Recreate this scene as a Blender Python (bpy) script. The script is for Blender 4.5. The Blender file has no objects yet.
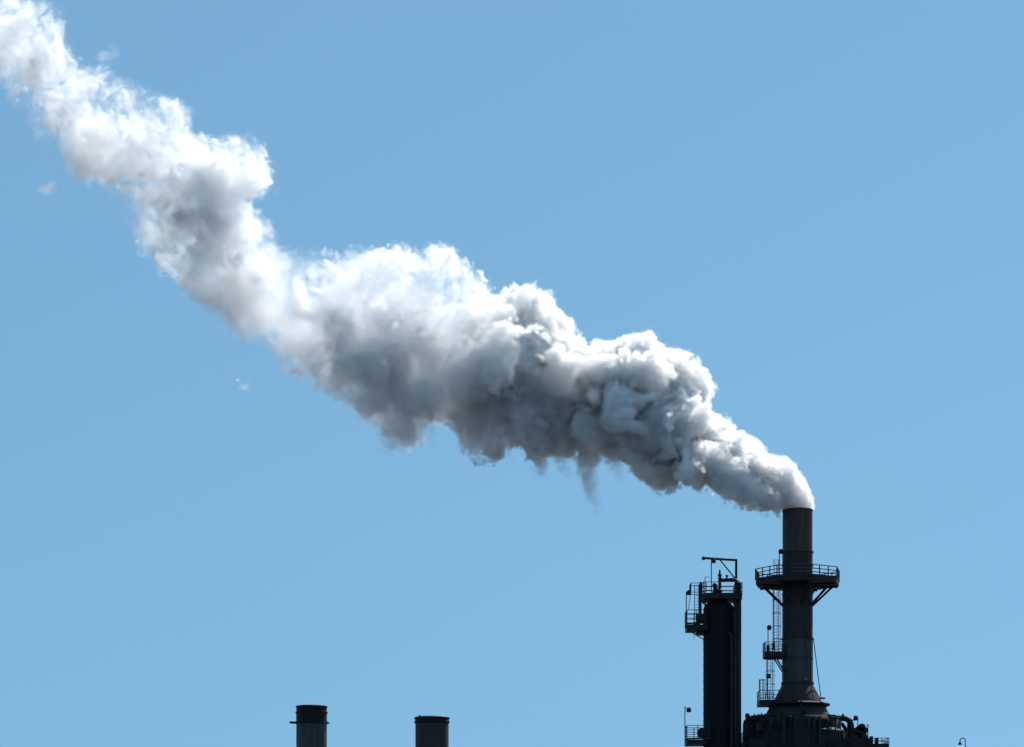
import bpy, bmesh, math, random
import numpy as np
import openvdb
from mathutils import Vector, Matrix

# ------------------------------------------------------------------ camera, sky, sun, exposure
scene = bpy.context.scene
COL = scene.collection
R = math.radians
D = 250.0            # metres from the camera to the stack
CZ = 1.7             # eye height
ZB = 19.5            # height of the picture's lower edge at the stack
S = 0.1              # metres per pixel at the stack

cam_d = bpy.data.cameras.new('camera')
cam = bpy.data.objects.new('camera', cam_d)
COL.objects.link(cam)
cam.location = (0, -D, CZ)
cam.rotation_euler = (R(90), 0, 0)
cam_d.sensor_width = 36.0
cam_d.lens = 36.0 * D / 102.4
cam_d.shift_x = 0.0
cam_d.shift_y = (ZB + 37.35 - CZ) / 102.4
cam_d.clip_start = 1.0
cam_d.clip_end = 60000.0
scene.camera = cam

SUN_EL, SUN_AZ = 52.0, 38.0      # elevation; azimuth clockwise from +Y (away from the camera) towards +X
SKY_STRENGTH = 0.087
world = bpy.data.worlds.new('World')
scene.world = world
world.use_nodes = True
wn, wl = world.node_tree.nodes, world.node_tree.links
wn.clear()
sky = wn.new('ShaderNodeTexSky')
sky.sky_type = 'NISHITA'
sky.sun_disc = False
sky.sun_elevation = R(SUN_EL)
sky.sun_rotation = R(SUN_AZ)
sky.altitude = 0
sky.air_density = 1.0
sky.dust_density = 0.2
sky.ozone_density = 4.0
hs = wn.new('ShaderNodeHueSaturation')
hs.inputs['Saturation'].default_value = 1.0
hs.inputs['Value'].default_value = 1.0
gm = wn.new('ShaderNodeGamma')
gm.inputs['Gamma'].default_value = 1.0
bg = wn.new('ShaderNodeBackground')
bg.inputs['Strength'].default_value = SKY_STRENGTH
wo = wn.new('ShaderNodeOutputWorld')
tcw = wn.new('ShaderNodeTexCoord')
mpw = wn.new('ShaderNodeMapping')          # look a little higher into the clear sky than the hazy horizon band
mpw.inputs['Scale'].default_value = (1, 1, .5)
mpw.inputs['Location'].default_value = (0, 0, .20)
nmw = wn.new('ShaderNodeVectorMath'); nmw.operation = 'NORMALIZE'
wl.new(tcw.outputs['Generated'], mpw.inputs['Vector'])
wl.new(mpw.outputs[0], nmw.inputs[0])
wl.new(nmw.outputs[0], sky.inputs['Vector'])
wl.new(sky.outputs[0], gm.inputs[0])
wl.new(gm.outputs[0], hs.inputs['Color'])
tint = wn.new('ShaderNodeMix'); tint.data_type = 'RGBA'; tint.blend_type = 'MULTIPLY'
tint.inputs['Factor'].default_value = 1.0
tint.inputs['B'].default_value = (.83, 1.06, .98, 1)
wl.new(hs.outputs[0], tint.inputs['A'])
even = wn.new('ShaderNodeMix'); even.data_type = 'RGBA'          # a thin even haze over the whole sky
even.inputs['Factor'].default_value = .42
even.inputs['B'].default_value = (2.05, 4.25, 6.5, 1)
wl.new(tint.outputs['Result'], even.inputs['A'])
wl.new(even.outputs['Result'], bg.inputs['Color'])
wl.new(bg.outputs[0], wo.inputs['Surface'])

sun_d = bpy.data.lights.new('sun', 'SUN')
sun_d.energy = 4.0
sun_d.angle = R(0.5)
sun_d.color = (1.0, 0.95, 0.89)
sun = bpy.data.objects.new('sun', sun_d)
COL.objects.link(sun)
to_sun = Vector((math.sin(R(SUN_AZ)) * math.cos(R(SUN_EL)), math.cos(R(SUN_AZ)) * math.cos(R(SUN_EL)), math.sin(R(SUN_EL))))
sun.rotation_euler = to_sun.to_track_quat('Z', 'Y').to_euler()
sun.location = (60, 60, 150)

scene.view_settings.view_transform = 'Standard'
scene.view_settings.look = 'None'
scene.view_settings.exposure = 0.35
scene.view_settings.gamma = 1.0
scene.view_settings.use_curve_mapping = False
cy = scene.cycles
cy.use_adaptive_sampling = True
cy.adaptive_threshold = 0.03
cy.use_denoising = True
try:
    cy.denoiser = 'OPENIMAGEDENOISE'
    cy.denoising_input_passes = 'RGB'
except Exception:
    pass
cy.max_bounces = 32
cy.volume_bounces = 14
cy.diffuse_bounces = 3
cy.glossy_bounces = 2
cy.transparent_max_bounces = 48
cy.volume_step_rate = 1.0
cy.volume_max_steps = 256


# ------------------------------------------------------------------ helpers
def P(px, py, y=0.0):
    """World point seen at picture position (px, py), at depth y behind the stack's plane."""
    k = (D + y) / D
    return Vector(((px - 512) * S * k, y, CZ + (ZB + (747 - py) * S - CZ) * k))


def PX(px): return (px - 512) * S
def PZ(py): return ZB + (747 - py) * S


class MB:
    """Collects solids and links them as one mesh object."""
    def __init__(self): self.v, self.f, self.sm = [], [], []

    def add(self, vs, fs, smooth=False):
        o = len(self.v)
        self.v += [tuple(v) for v in vs]
        self.f += [tuple(i + o for i in f) for f in fs]
        self.sm += [smooth] * len(fs)

    def tube(self, a, b, r, r2=None, n=8, caps=True):
        a, b = Vector(a), Vector(b)
        if r2 is None: r2 = r
        d = (b - a).normalized()
        u = d.orthogonal().normalized(); w = d.cross(u)
        vs = []
        for c, rr in ((a, r), (b, r2)):
            for i in range(n):
                t = 2 * math.pi * (i + .5) / n
                vs.append(c + u * (rr * math.cos(t)) + w * (rr * math.sin(t)))
        self.add(vs, [(i, (i + 1) % n, n + (i + 1) % n, n + i) for i in range(n)], n > 6)
        if caps: self.add(vs, [tuple(range(n))[::-1], tuple(range(n, 2 * n))])

    def bar(self, a, b, w, h=None):
        """rectangular bar, w across, h vertical-ish"""
        a, b = Vector(a), Vector(b)
        h = w if h is None else h
        d = (b - a).normalized()
        up = Vector((0, 0, 1)) if abs(d.z) < .95 else Vector((0, 1, 0))
        s = d.cross(up).normalized(); t = s.cross(d)
        vs = []
        for c in (a, b):
            for i, j in ((-1, -1), (1, -1), (1, 1), (-1, 1)):
                vs.append(c + s * (i * w / 2) + t * (j * h / 2))
        self.add(vs, [(0, 1, 2, 3)[::-1], (4, 5, 6, 7), (0, 1, 5, 4), (1, 2, 6, 5), (2, 3, 7, 6), (3, 0, 4, 7)])

    def path(self, pts, r, n=8):
        pts = [Vector(p) for p in pts]
        rings = []
        u = None
        for i, p in enumerate(pts):
            d = ((pts[min(i + 1, len(pts) - 1)] - p).normalized() + (p - pts[max(i - 1, 0)]).normalized())
            if d.length < 1e-6: d = pts[min(i + 1, len(pts) - 1)] - pts[max(i - 1, 0)]
            d.normalize()
            u = d.orthogonal() if u is None else (u - d * u.dot(d))
            u.normalize(); w = d.cross(u)
            rr = r[i] if isinstance(r, (list, tuple)) else r
            rings.append([p + u * rr * math.cos(2 * math.pi * k / n) + w * rr * math.sin(2 * math.pi * k / n) for k in range(n)])
        vs = [v for q in rings for v in q]
        fs = [(j * n + i, j * n + (i + 1) % n, (j + 1) * n + (i + 1) % n, (j + 1) * n + i) for j in range(len(pts) - 1) for i in range(n)]
        self.add(vs, fs, True)
        self.add(rings[0], [tuple(range(n))[::-1]]); self.add(rings[-1], [tuple(range(n))])

    def lathe(self, prof, n=48, c=(0, 0), smooth=True, closed_top=False, closed_bottom=False):
        vs = []
        for r, z in prof:
            for i in range(n):
                t = 2 * math.pi * i / n
                vs.append((c[0] + r * math.cos(t), c[1] + r * math.sin(t), z))
        m = len(prof)
        fs = [(j * n + i, j * n + (i + 1) % n, (j + 1) * n + (i + 1) % n, (j + 1) * n + i) for j in range(m - 1) for i in range(n)]
        self.add(vs, fs, smooth)
        if closed_bottom: self.add(vs[:n], [tuple(range(n))[::-1]])
        if closed_top: self.add(vs[-n:], [tuple(range(n))])

    def box(self, lo, hi, bev=0.0):
        (x0, y0, z0), (x1, y1, z1) = lo, hi
        vs = [(x0, y0, z0), (x1, y0, z0), (x1, y1, z0), (x0, y1, z0), (x0, y0, z1), (x1, y0, z1), (x1, y1, z1), (x0, y1, z1)]
        self.add(vs, [(3, 2, 1, 0), (4, 5, 6, 7), (0, 1, 5, 4), (1, 2, 6, 5), (2, 3, 7, 6), (3, 0, 4, 7)])

    def ball(self, c, r, n=12, m=8):
        c = Vector(c)
        prof = [(max(1e-4, r * math.sin(math.pi * j / m)), c.z - r * math.cos(math.pi * j / m)) for j in range(m + 1)]
        self.lathe(prof, n, (c.x, c.y))

    def build(self, name, mat, parent=None, sharp=40):
        me = bpy.data.meshes.new(name)
        me.from_pydata(self.v, [], self.f)
        me.polygons.foreach_set('use_smooth', self.sm)
        me.update()
        me.set_sharp_from_angle(angle=R(sharp))
        o = bpy.data.objects.new(name, me)
        COL.objects.link(o)
        me.materials.append(mat)
        if parent:
            o.parent = parent
            if parent.type != 'EMPTY' or parent.parent:
                pass
        return o


def tag(o, label=None, cat=None, group=None, kind=None):
    if label: o['label'] = label
    if cat: o['category'] = cat
    if group: o['group'] = group
    if kind: o['kind'] = kind
    return o


def empty(name, loc, label, cat, group=None):
    o = bpy.data.objects.new(name, None)
    COL.objects.link(o)
    o.empty_display_size = 1.0
    o.location = loc
    return tag(o, label, cat, group)


class Thing:
    """A thing whose meshes are written in world coordinates and parented without moving."""
    def __init__(self, name, base, label, cat, group=None):
        self.o = empty(name, base, label, cat, group)
        self.base = Vector(base)

    def part(self, mb, name, mat, parent=None, label=None):
        """parent: a part of this thing (its origin is the thing's base too)"""
        mb.v = [tuple(Vector(v) - self.base) for v in mb.v]
        o = mb.build(name, mat, parent or self.o)
        if label: o['label'] = label
        return o


# ------------------------------------------------------------------ materials
def metal(name, base, dark, rough=0.6, scale=0.6, streak=True, metallic=0.0, rust=None, rust_amt=0.5):
    m = bpy.data.materials.new(name)
    m.use_nodes = True
    n, l = m.node_tree.nodes, m.node_tree.links
    b = n['Principled BSDF']
    tc = n.new('ShaderNodeTexCoord')
    mp = n.new('ShaderNodeMapping')
    mp.inputs['Scale'].default_value = (scale * 2.2, scale * 2.2, scale * (0.18 if streak else 1.6))
    l.new(tc.outputs['Object'], mp.inputs['Vector'])
    nz = n.new('ShaderNodeTexNoise')
    nz.inputs['Scale'].default_value = 1.6
    nz.inputs['Detail'].default_value = 7
    nz.inputs['Roughness'].default_value = 0.65
    l.new(mp.outputs[0], nz.inputs['Vector'])
    cr = n.new('ShaderNodeValToRGB')
    cr.color_ramp.elements[0].position = 0.35
    cr.color_ramp.elements[1].position = 0.68
    cr.color_ramp.elements[0].color = (*dark, 1)
    cr.color_ramp.elements[1].color = (*base, 1)
    l.new(nz.outputs['Fac'], cr.inputs[0])
    col = cr.outputs[0]
    if rust:
        n2 = n.new('ShaderNodeTexNoise')
        n2.inputs['Scale'].default_value = 0.9
        n2.inputs['Detail'].default_value = 8
        n2.inputs['Roughness'].default_value = 0.7
        l.new(tc.outputs['Object'], n2.inputs['Vector'])
        r2 = n.new('ShaderNodeValToRGB')
        r2.color_ramp.elements[0].position = 0.48
        r2.color_ramp.elements[1].position = 0.66
        r2.color_ramp.elements[1].color = (rust_amt,) * 3 + (1,)
        l.new(n2.outputs['Fac'], r2.inputs[0])
        mx = n.new('ShaderNodeMix'); mx.data_type = 'RGBA'
        mx.inputs['B'].default_value = (*rust, 1)
        l.new(r2.outputs[0], mx.inputs['Factor']); l.new(col, mx.inputs['A'])
        col = mx.outputs['Result']
    l.new(col, b.inputs['Base Color'])
    b.inputs['Metallic'].default_value = metallic
    b.inputs['Roughness'].default_value = rough
    b.inputs['Specular IOR Level'].default_value = 0.3
    bp = n.new('ShaderNodeBump')
    bp.inputs['Strength'].default_value = 0.25
    bp.inputs['Distance'].default_value = 0.02
    l.new(nz.outputs['Fac'], bp.inputs['Height'])
    l.new(bp.outputs[0], b.inputs['Normal'])
    return m


M_STACK = metal('sooty_steel', (.034, .036, .038), (.014, .0145, .015), rust=(.04, .022, .014), rust_amt=.6)
M_STACK_TOP = metal('scorched_steel', (.078, .058, .048), (.03, .024, .021), rust=(.08, .042, .026), rust_amt=.7)
M_STACK_LOW = metal('faded_steel', (.075, .082, .088), (.03, .033, .036), rust=(.055, .032, .02), rust_amt=.6)
M_CONE = metal('rusty_plate', (.04, .034, .028), (.016, .015, .014), rust=(.06, .034, .02), rust_amt=.7)
M_STEEL = metal('painted_structural_steel', (0.0175, 0.019, 0.021), (0.01, 0.0105, 0.0115), streak=False)
M_RAIL = metal('galvanised_rail', (0.0225, 0.02475, 0.027), (0.0135, 0.0144, 0.01575), streak=False)
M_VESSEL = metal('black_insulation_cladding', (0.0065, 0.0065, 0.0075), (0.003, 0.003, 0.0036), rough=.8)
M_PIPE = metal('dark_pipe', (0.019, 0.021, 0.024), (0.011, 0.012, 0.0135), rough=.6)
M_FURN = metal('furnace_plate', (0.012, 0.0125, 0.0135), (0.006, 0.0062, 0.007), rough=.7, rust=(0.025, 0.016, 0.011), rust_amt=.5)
M_CHIM = metal('grey_flue', (0.078, 0.083, 0.086), (0.03, 0.0315, 0.03375), rust=(0.0525, 0.0375, 0.03), rust_amt=.5)
M_CHIM_B = metal('brown_flue', (0.056, 0.045, 0.040), (0.026, 0.022, 0.020), rust=(0.042, 0.028, 0.021), rust_amt=.5)
M_CHIM_CAP = metal('burnt_flue_cap', (0.008, 0.007, 0.0068), (0.004, 0.0036, 0.0036))
M_LAMP = metal('lamp_housing', (0.025, 0.025, 0.025), (0.015, 0.015, 0.015), streak=False)
M_BRIGHT_DARK = metal('worn_brass', (.11, .085, .055), (.03, .026, .02), streak=False)
M_BRIGHT = metal('worn_flange', (.30, .27, .23), (.14, .12, .1), streak=False)


# ------------------------------------------------------------------ ground
def make_ground():
    me = bpy.data.meshes.new('ground')
    n = 24
    rad = [0, 60, 150, 320, 700, 1600, 4000, 10000, 25000, 50000]
    vs, fs = [(0, 0, 0)], []
    for r in rad[1:]:
        for i in range(n):
            t = 2 * math.pi * i / n
            vs.append((r * math.cos(t), r * math.sin(t), 0))
    fs += [(0, 1 + i, 1 + (i + 1) % n) for i in range(n)]
    for j in range(len(rad) - 2):
        a, b = 1 + j * n, 1 + (j + 1) * n
        fs += [(a + i, b + i, b + (i + 1) % n, a + (i + 1) % n) for i in range(n)]
    me.from_pydata(vs, [], fs); me.update()
    o = bpy.data.objects.new('ground', me); COL.objects.link(o)
    m = bpy.data.materials.new('oily_gravel'); m.use_nodes = True
    nn, l = m.node_tree.nodes, m.node_tree.links
    tc = nn.new('ShaderNodeTexCoord')
    nz = nn.new('ShaderNodeTexNoise'); nz.inputs['Scale'].default_value = .08; nz.inputs['Detail'].default_value = 9
    l.new(tc.outputs['Object'], nz.inputs['Vector'])
    cr = nn.new('ShaderNodeValToRGB')
    cr.color_ramp.elements[0].position = .35; cr.color_ramp.elements[0].color = (.03, .031, .033, 1)
    cr.color_ramp.elements[1].position = .7; cr.color_ramp.elements[1].color = (.065, .066, .068, 1)
    l.new(nz.outputs['Fac'], cr.inputs[0]); l.new(cr.outputs[0], nn['Principled BSDF'].inputs['Base Color'])
    nn['Principled BSDF'].inputs['Roughness'].default_value = .9
    me.materials.append(m)
    tag(o, 'flat dark gravel yard of the refinery', 'ground', kind='structure')


make_ground()


# ------------------------------------------------------------------ shared builders
def work_light(T, mat, foot, top, head, parent=None):
    """A thin pole with a flood lamp on a short bracket (thing > work_light > lamp_head)."""
    p = MB()
    p.tube(foot, top, .05, n=6)
    p.tube(top, head, .04, n=6)
    o = T.part(p, 'work_light', mat, parent)
    h = MB()
    hd = Vector(head)
    h.lathe([(.06, hd.z + .2), (.15, hd.z + .16), (.22, hd.z + .06), (.25, hd.z - .1), (.2, hd.z - .26), (.16, hd.z - .29)], 12, (hd.x, hd.y), closed_bottom=True, closed_top=True)
    T.part(h, 'lamp_head', M_LAMP, o)
    return o


def rail_mesh(pts, z, h=1.1, closed=True, r=.035, levels=(1.0, .62, .3), post_r=.045, sub=2, toe=True):
    """Posts and rails along a polyline of (x, y)."""
    mb = MB()
    q = [Vector((p[0], p[1], 0)) for p in pts]
    segs = list(zip(q, q[1:] + q[:1])) if closed else list(zip(q, q[1:]))
    for a, b in segs:
        for lv in levels:
            up = Vector((0, 0, z + h * lv))
            mb.tube(a + up, b + up, r, n=6)
        if toe:
            mb.bar(a + Vector((0, 0, z + .09)), b + Vector((0, 0, z + .09)), .03, .16)
        k = sub if (b - a).length > 1.6 else 1
        for i in range(k):
            p = a.lerp(b, i / k)
            mb.tube(p + Vector((0, 0, z)), p + Vector((0, 0, z + h + .02)), post_r, n=6)
    if not closed:
        p = q[-1]
        mb.tube(p + Vector((0, 0, z)), p + Vector((0, 0, z + h + .02)), post_r, n=6)
    return mb


def ladder_mesh(x, y, z0, z1, w=.5, ax=(1, 0), rung=.3, r=.035):
    mb = MB()
    a = Vector((ax[0], ax[1], 0)) * (w / 2)
    c = Vector((x, y, 0))
    for s in (-1, 1):
        mb.tube(c + a * s + Vector((0, 0, z0)), c + a * s + Vector((0, 0, z1)), r, n=6)
    z = z0 + .15
    while z < z1:
        mb.tube(c - a + Vector((0, 0, z)), c + a + Vector((0, 0, z)), .022, n=5)
        z += rung
    return mb


def cage_mesh(x, y, z0, z1, rad=.38, out=(0, -1), step=1.3, strips=5):
    """Safety hoops and vertical straps in front of a ladder."""
    mb = MB()
    ang0 = math.atan2(out[1], out[0])
    A = [ang0 + R(-125 + 250 * i / 12) for i in range(13)]
    c = Vector((x + out[0] * .25, y + out[1] * .25, 0))
    z = z1
    while z > z0 + .2:
        mb.path([c + Vector((math.cos(t) * rad, math.sin(t) * rad, z)) for t in A], .035, 5)
        z -= step
    for i in range(strips):
        t = ang0 + R(-115 + 230 * i / (strips - 1))
        p = c + Vector((math.cos(t) * rad, math.sin(t) * rad, 0))
        mb.tube(p + Vector((0, 0, z0)), p + Vector((0, 0, z1)), .022, n=5)
    return mb


def octo(cx, cy, r, rot=0.0, n=8):
    return [(cx + r * math.cos(R(rot) + 2 * math.pi * i / n), cy + r * math.sin(R(rot) + 2 * math.pi * i / n)) for i in range(n)]


def slab(pts, z0, z1):
    mb = MB()
    n = len(pts)
    vs = [(x, y, z0) for x, y in pts] + [(x, y, z1) for x, y in pts]
    mb.add(vs, [tuple(range(n))[::-1], tuple(range(n, 2 * n))] + [(i, (i + 1) % n, n + (i + 1) % n, n + i) for i in range(n)])
    return mb


def annulus(pts, r_in, c, z0, z1):
    """polygonal deck with a round hole"""
    mb = MB(); n = 48
    outer, inner = [], []
    m = len(pts)
    for i in range(n):
        t = 2 * math.pi * i / n
        d = Vector((math.cos(t), math.sin(t)))
        best = 1e9
        for k in range(m):
            a, b = Vector(pts[k]) - Vector(c), Vector(pts[(k + 1) % m]) - Vector(c)
            e = b - a
            den = d.x * e.y - d.y * e.x
            if abs(den) < 1e-9: continue
            tt = (a.x * e.y - a.y * e.x) / den
            ss = (a.x * d.y - a.y * d.x) / den
            if tt > 0 and -1e-6 <= ss <= 1 + 1e-6: best = min(best, tt)
        outer.append(Vector(c) + d * best); inner.append(Vector(c) + d * r_in)
    vs = [(p.x, p.y, z) for z in (z0, z1) for ring in (outer, inner) for p in ring]
    O0, I0, O1, I1 = 0, n, 2 * n, 3 * n
    fs = []
    for i in range(n):
        j = (i + 1) % n
        fs += [(O0 + i, O0 + j, O1 + j, O1 + i), (I0 + j, I0 + i, I1 + i, I1 + j), (O1 + i, O1 + j, I1 + j, I1 + i), (O0 + j, O0 + i, I0 + i, I0 + j)]
    mb.add(vs, fs)
    return mb


# ------------------------------------------------------------------ the steaming stack
SX = PX(797.5)
def smokestack():
    T = Thing('smokestack', (SX, 0, PZ(717)), 'tall dark steel stack with railed platform, steam pouring from its mouth', 'smokestack')
    zt, zc = PZ(510), PZ(683.5)
    r0 = 1.51
    s = MB()   # upper, scorched length
    s.lathe([(1.40, zt - 3), (1.40, zt), (1.50, zt + .02), (1.54, zt - .02), (1.54, zt - .12), (r0 - .02, zt - .14), (r0 - .02, PZ(552))], 64, (SX, 0))
    T.part(s, 'shaft_top', M_STACK_TOP)
    s = MB()
    s.lathe([(r0, PZ(552)), (r0, PZ(594)), (r0 + .012, PZ(594.1)), (r0 + .012, PZ(639))], 64, (SX, 0))
    T.part(s, 'shaft', M_STACK)
    s = MB()
    s.lathe([(r0 + .03, PZ(639)), (r0 + .03, zc)], 64, (SX, 0))
    T.part(s, 'shaft', M_STACK_LOW, label='faded lighter grey lower length of shaft')
    for py, rr, h in ((552.5, 1.60, .12), (566, 1.57, .1), (594.3, 1.56, .1), (639, 1.62, .16), (659, 1.57, .1), (683.5, 1.64, .2)):
        f = MB()
        z = PZ(py)
        f.lathe([(r0 - .05, z - h / 2), (rr, z - h / 2), (rr, z + h / 2), (r0 - .05, z + h / 2)], 64, (SX, 0), smooth=False)
        T.part(f, 'stiffener_ring', M_STACK_TOP if py < 560 else M_STACK)
    c = MB()
    c.lathe([(1.56, zc - .05), (1.66, PZ(687)), (1.98, PZ(693)), (2.28, PZ(699)), (2.42, PZ(702.6))], 64, (SX, 0))
    T.part(c, 'cone', M_CONE)
    c = MB()
    c.lathe([(2.3, PZ(702.4)), (3.05, PZ(703.6)), (3.25, PZ(704.6)), (3.25, PZ(705.6)), (2.9, PZ(707.2)), (2.86, PZ(709))], 64, (SX, 0))
    T.part(c, 'collar_ring', M_FURN)
    c = MB()
    c.lathe([(2.86, PZ(708.8)), (3.0, PZ(711)), (3.35, PZ(717.2))], 64, (SX, 0))
    T.part(c, 'lower_cone', M_CONE)
    # big octagonal platform
    zd0, zd1 = PZ(585.4), PZ(581.0)
    oc = octo(SX, 0, 4.36, 11)
    d = annulus(oc, r0 + .03, (SX, 0), zd0, zd1)
    deck = T.part(d, 'platform_deck', M_STEEL)
    T.part(rail_mesh(oc, zd1 - .02, 1.1, sub=3, r=.05, post_r=.06, levels=(1.0, .66, .34)), 'railing', M_RAIL, deck)
    br = []
    for i, (x, y) in enumerate(oc):
        for s_ in (0,):
            t = math.atan2(y, x - SX)
            b = MB()
            b.bar((SX + 3.75 * math.cos(t), 3.75 * math.sin(t), zd0 + .05), (SX + 1.5 * math.cos(t), 1.5 * math.sin(t), PZ(606)), .16, .2)
            T.part(b, 'brace', M_STEEL)
            b = MB()
            b.bar((SX + 4.2 * math.cos(t), 4.2 * math.sin(t), zd0 - .08), (SX + 1.5 * math.cos(t), 1.5 * math.sin(t), zd0 - .08), .14, .16)
            T.part(b, 'deck_beam', M_STEEL)
    # ladders on the side towards the process column
    lx = PX(776)
    lad = T.part(ladder_mesh(lx, -.35, PZ(655), PZ(560), .46), 'ladder', M_RAIL)
    T.part(cage_mesh(lx, -.35, PZ(648), PZ(588), .4), 'safety_cage', M_RAIL, lad)
    lx2 = PX(769.5)
    lad = T.part(ladder_mesh(lx2, -.5, PZ(704), PZ(645), .46), 'ladder', M_RAIL)
    T.part(cage_mesh(lx2, -.5, PZ(697), PZ(659), .42), 'safety_cage', M_RAIL, lad)
    lad = T.part(ladder_mesh(PX(761), -.9, PZ(704), PZ(681), .36), 'ladder', M_RAIL)
    # middle landing
    z = PZ(656.6)
    q = [(PX(763.5), -1.2), (PX(784), -1.2), (PX(784), .9), (PX(763.5), .9)]
    dk = T.part(slab(q, z - .12, z + .26), 'landing_deck', M_STEEL)
    T.part(rail_mesh([(PX(783), -1.15), (PX(764), -1.15), (PX(764), .85), (PX(783), .85)], z + .24, 1.1, closed=False), 'railing', M_RAIL, dk)
    for y in (-.9, .6):
        b = MB()
        b.bar((PX(774.5), y, z - .1), (PX(784.5), y * .8, PZ(674)), .13)
        T.part(b, 'brace', M_STEEL)
        b = MB()
        b.bar((PX(764), y, z - .18), (PX(784), y, z - .18), .12)
        T.part(b, 'deck_beam', M_STEEL)
    # switch boxes on the landing
    b = MB()
    b.box((PX(765.5), -1.1, z + .3), (PX(768.5), -.9, z + 1.0)); b.box((PX(771), -1.1, z + .55), (PX(773), -.95, z + 1.25))
    T.part(b, 'switch_box', M_LAMP)
    work_light(T, M_RAIL, (PX(766.8), -1.2, z), (PX(766.8), -1.2, PZ(628)), (PX(768), -1.25, PZ(628.5)))
    work_light(T, M_RAIL, (PX(766.2), -1.2, PZ(702)), (PX(766.2), -1.2, PZ(676)), (PX(767.2), -1.25, PZ(676.8)))
    work_light(T, M_RAIL, (PX(778.4), -.9, zd1), (PX(778.4), -.9, PZ(551.5)), (PX(779.8), -.95, PZ(552.3)))
    # lower landing
    z = PZ(704.6)
    q = [(PX(758), -1.6), (PX(779), -1.6), (PX(779), 1.2), (PX(758), 1.2)]
    dk = T.part(slab(q, z - .18, z + .2), 'landing_deck', M_STEEL)
    T.part(rail_mesh([(PX(777), -1.55), (PX(758.4), -1.55), (PX(758.4), 1.15), (PX(775), 1.15)], z + .18, 1.1, closed=False), 'railing', M_RAIL, dk)
    T.part(cage_mesh(PX(761), -.9, PZ(693), PZ(681), .32, step=1.1), 'safety_cage', M_RAIL, lad)
    # guy cable, junction boxes and inspection ports
    g = MB(); g.tube((PX(813), -.4, PZ(639)), (PX(820.2), -.6, PZ(699)), .045, n=6)
    T.part(g, 'cable', M_RAIL)
    g = MB(); g.box((PX(817), -2.2, PZ(700.8)), (PX(822.5), -1.6, PZ(699.3)))
    T.part(g, 'bracket', M_BRIGHT)
    g = MB(); g.tube((PX(803.7), -1.5, PZ(680.5)), (PX(803.7), -1.85, PZ(680.5)), .16, n=14)
    T.part(g, 'inspection_port', M_BRIGHT)
    g = MB(); g.tube((PX(801), -3.2, PZ(713)), (PX(801), -3.7, PZ(713)), .2, n=14); g.bar((PX(797.5), -3.32, PZ(702)), (PX(797.5), -3.42, PZ(716.5)), .14, .1)
    T.part(g, 'inspection_port', M_PIPE)
    g = MB(); g.path([(PX(808), -1.55, PZ(590)), (PX(808), -1.6, PZ(640)), (PX(808.5), -1.68, PZ(682)), (PX(810), -2.5, PZ(702)), (PX(810), -3.4, PZ(716))], .05, 6)
    T.part(g, 'conduit', M_PIPE)


smokestack()


# ------------------------------------------------------------------ furnace under the stack
def elbow(c, r, a0, a1, n=8, plane='xz', y=0.0):
    return [Vector((c[0] + r * math.cos(R(a0 + (a1 - a0) * i / n)), y, c[1] + r * math.sin(R(a0 + (a1 - a0) * i / n)))) for i in range(n + 1)]


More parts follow.
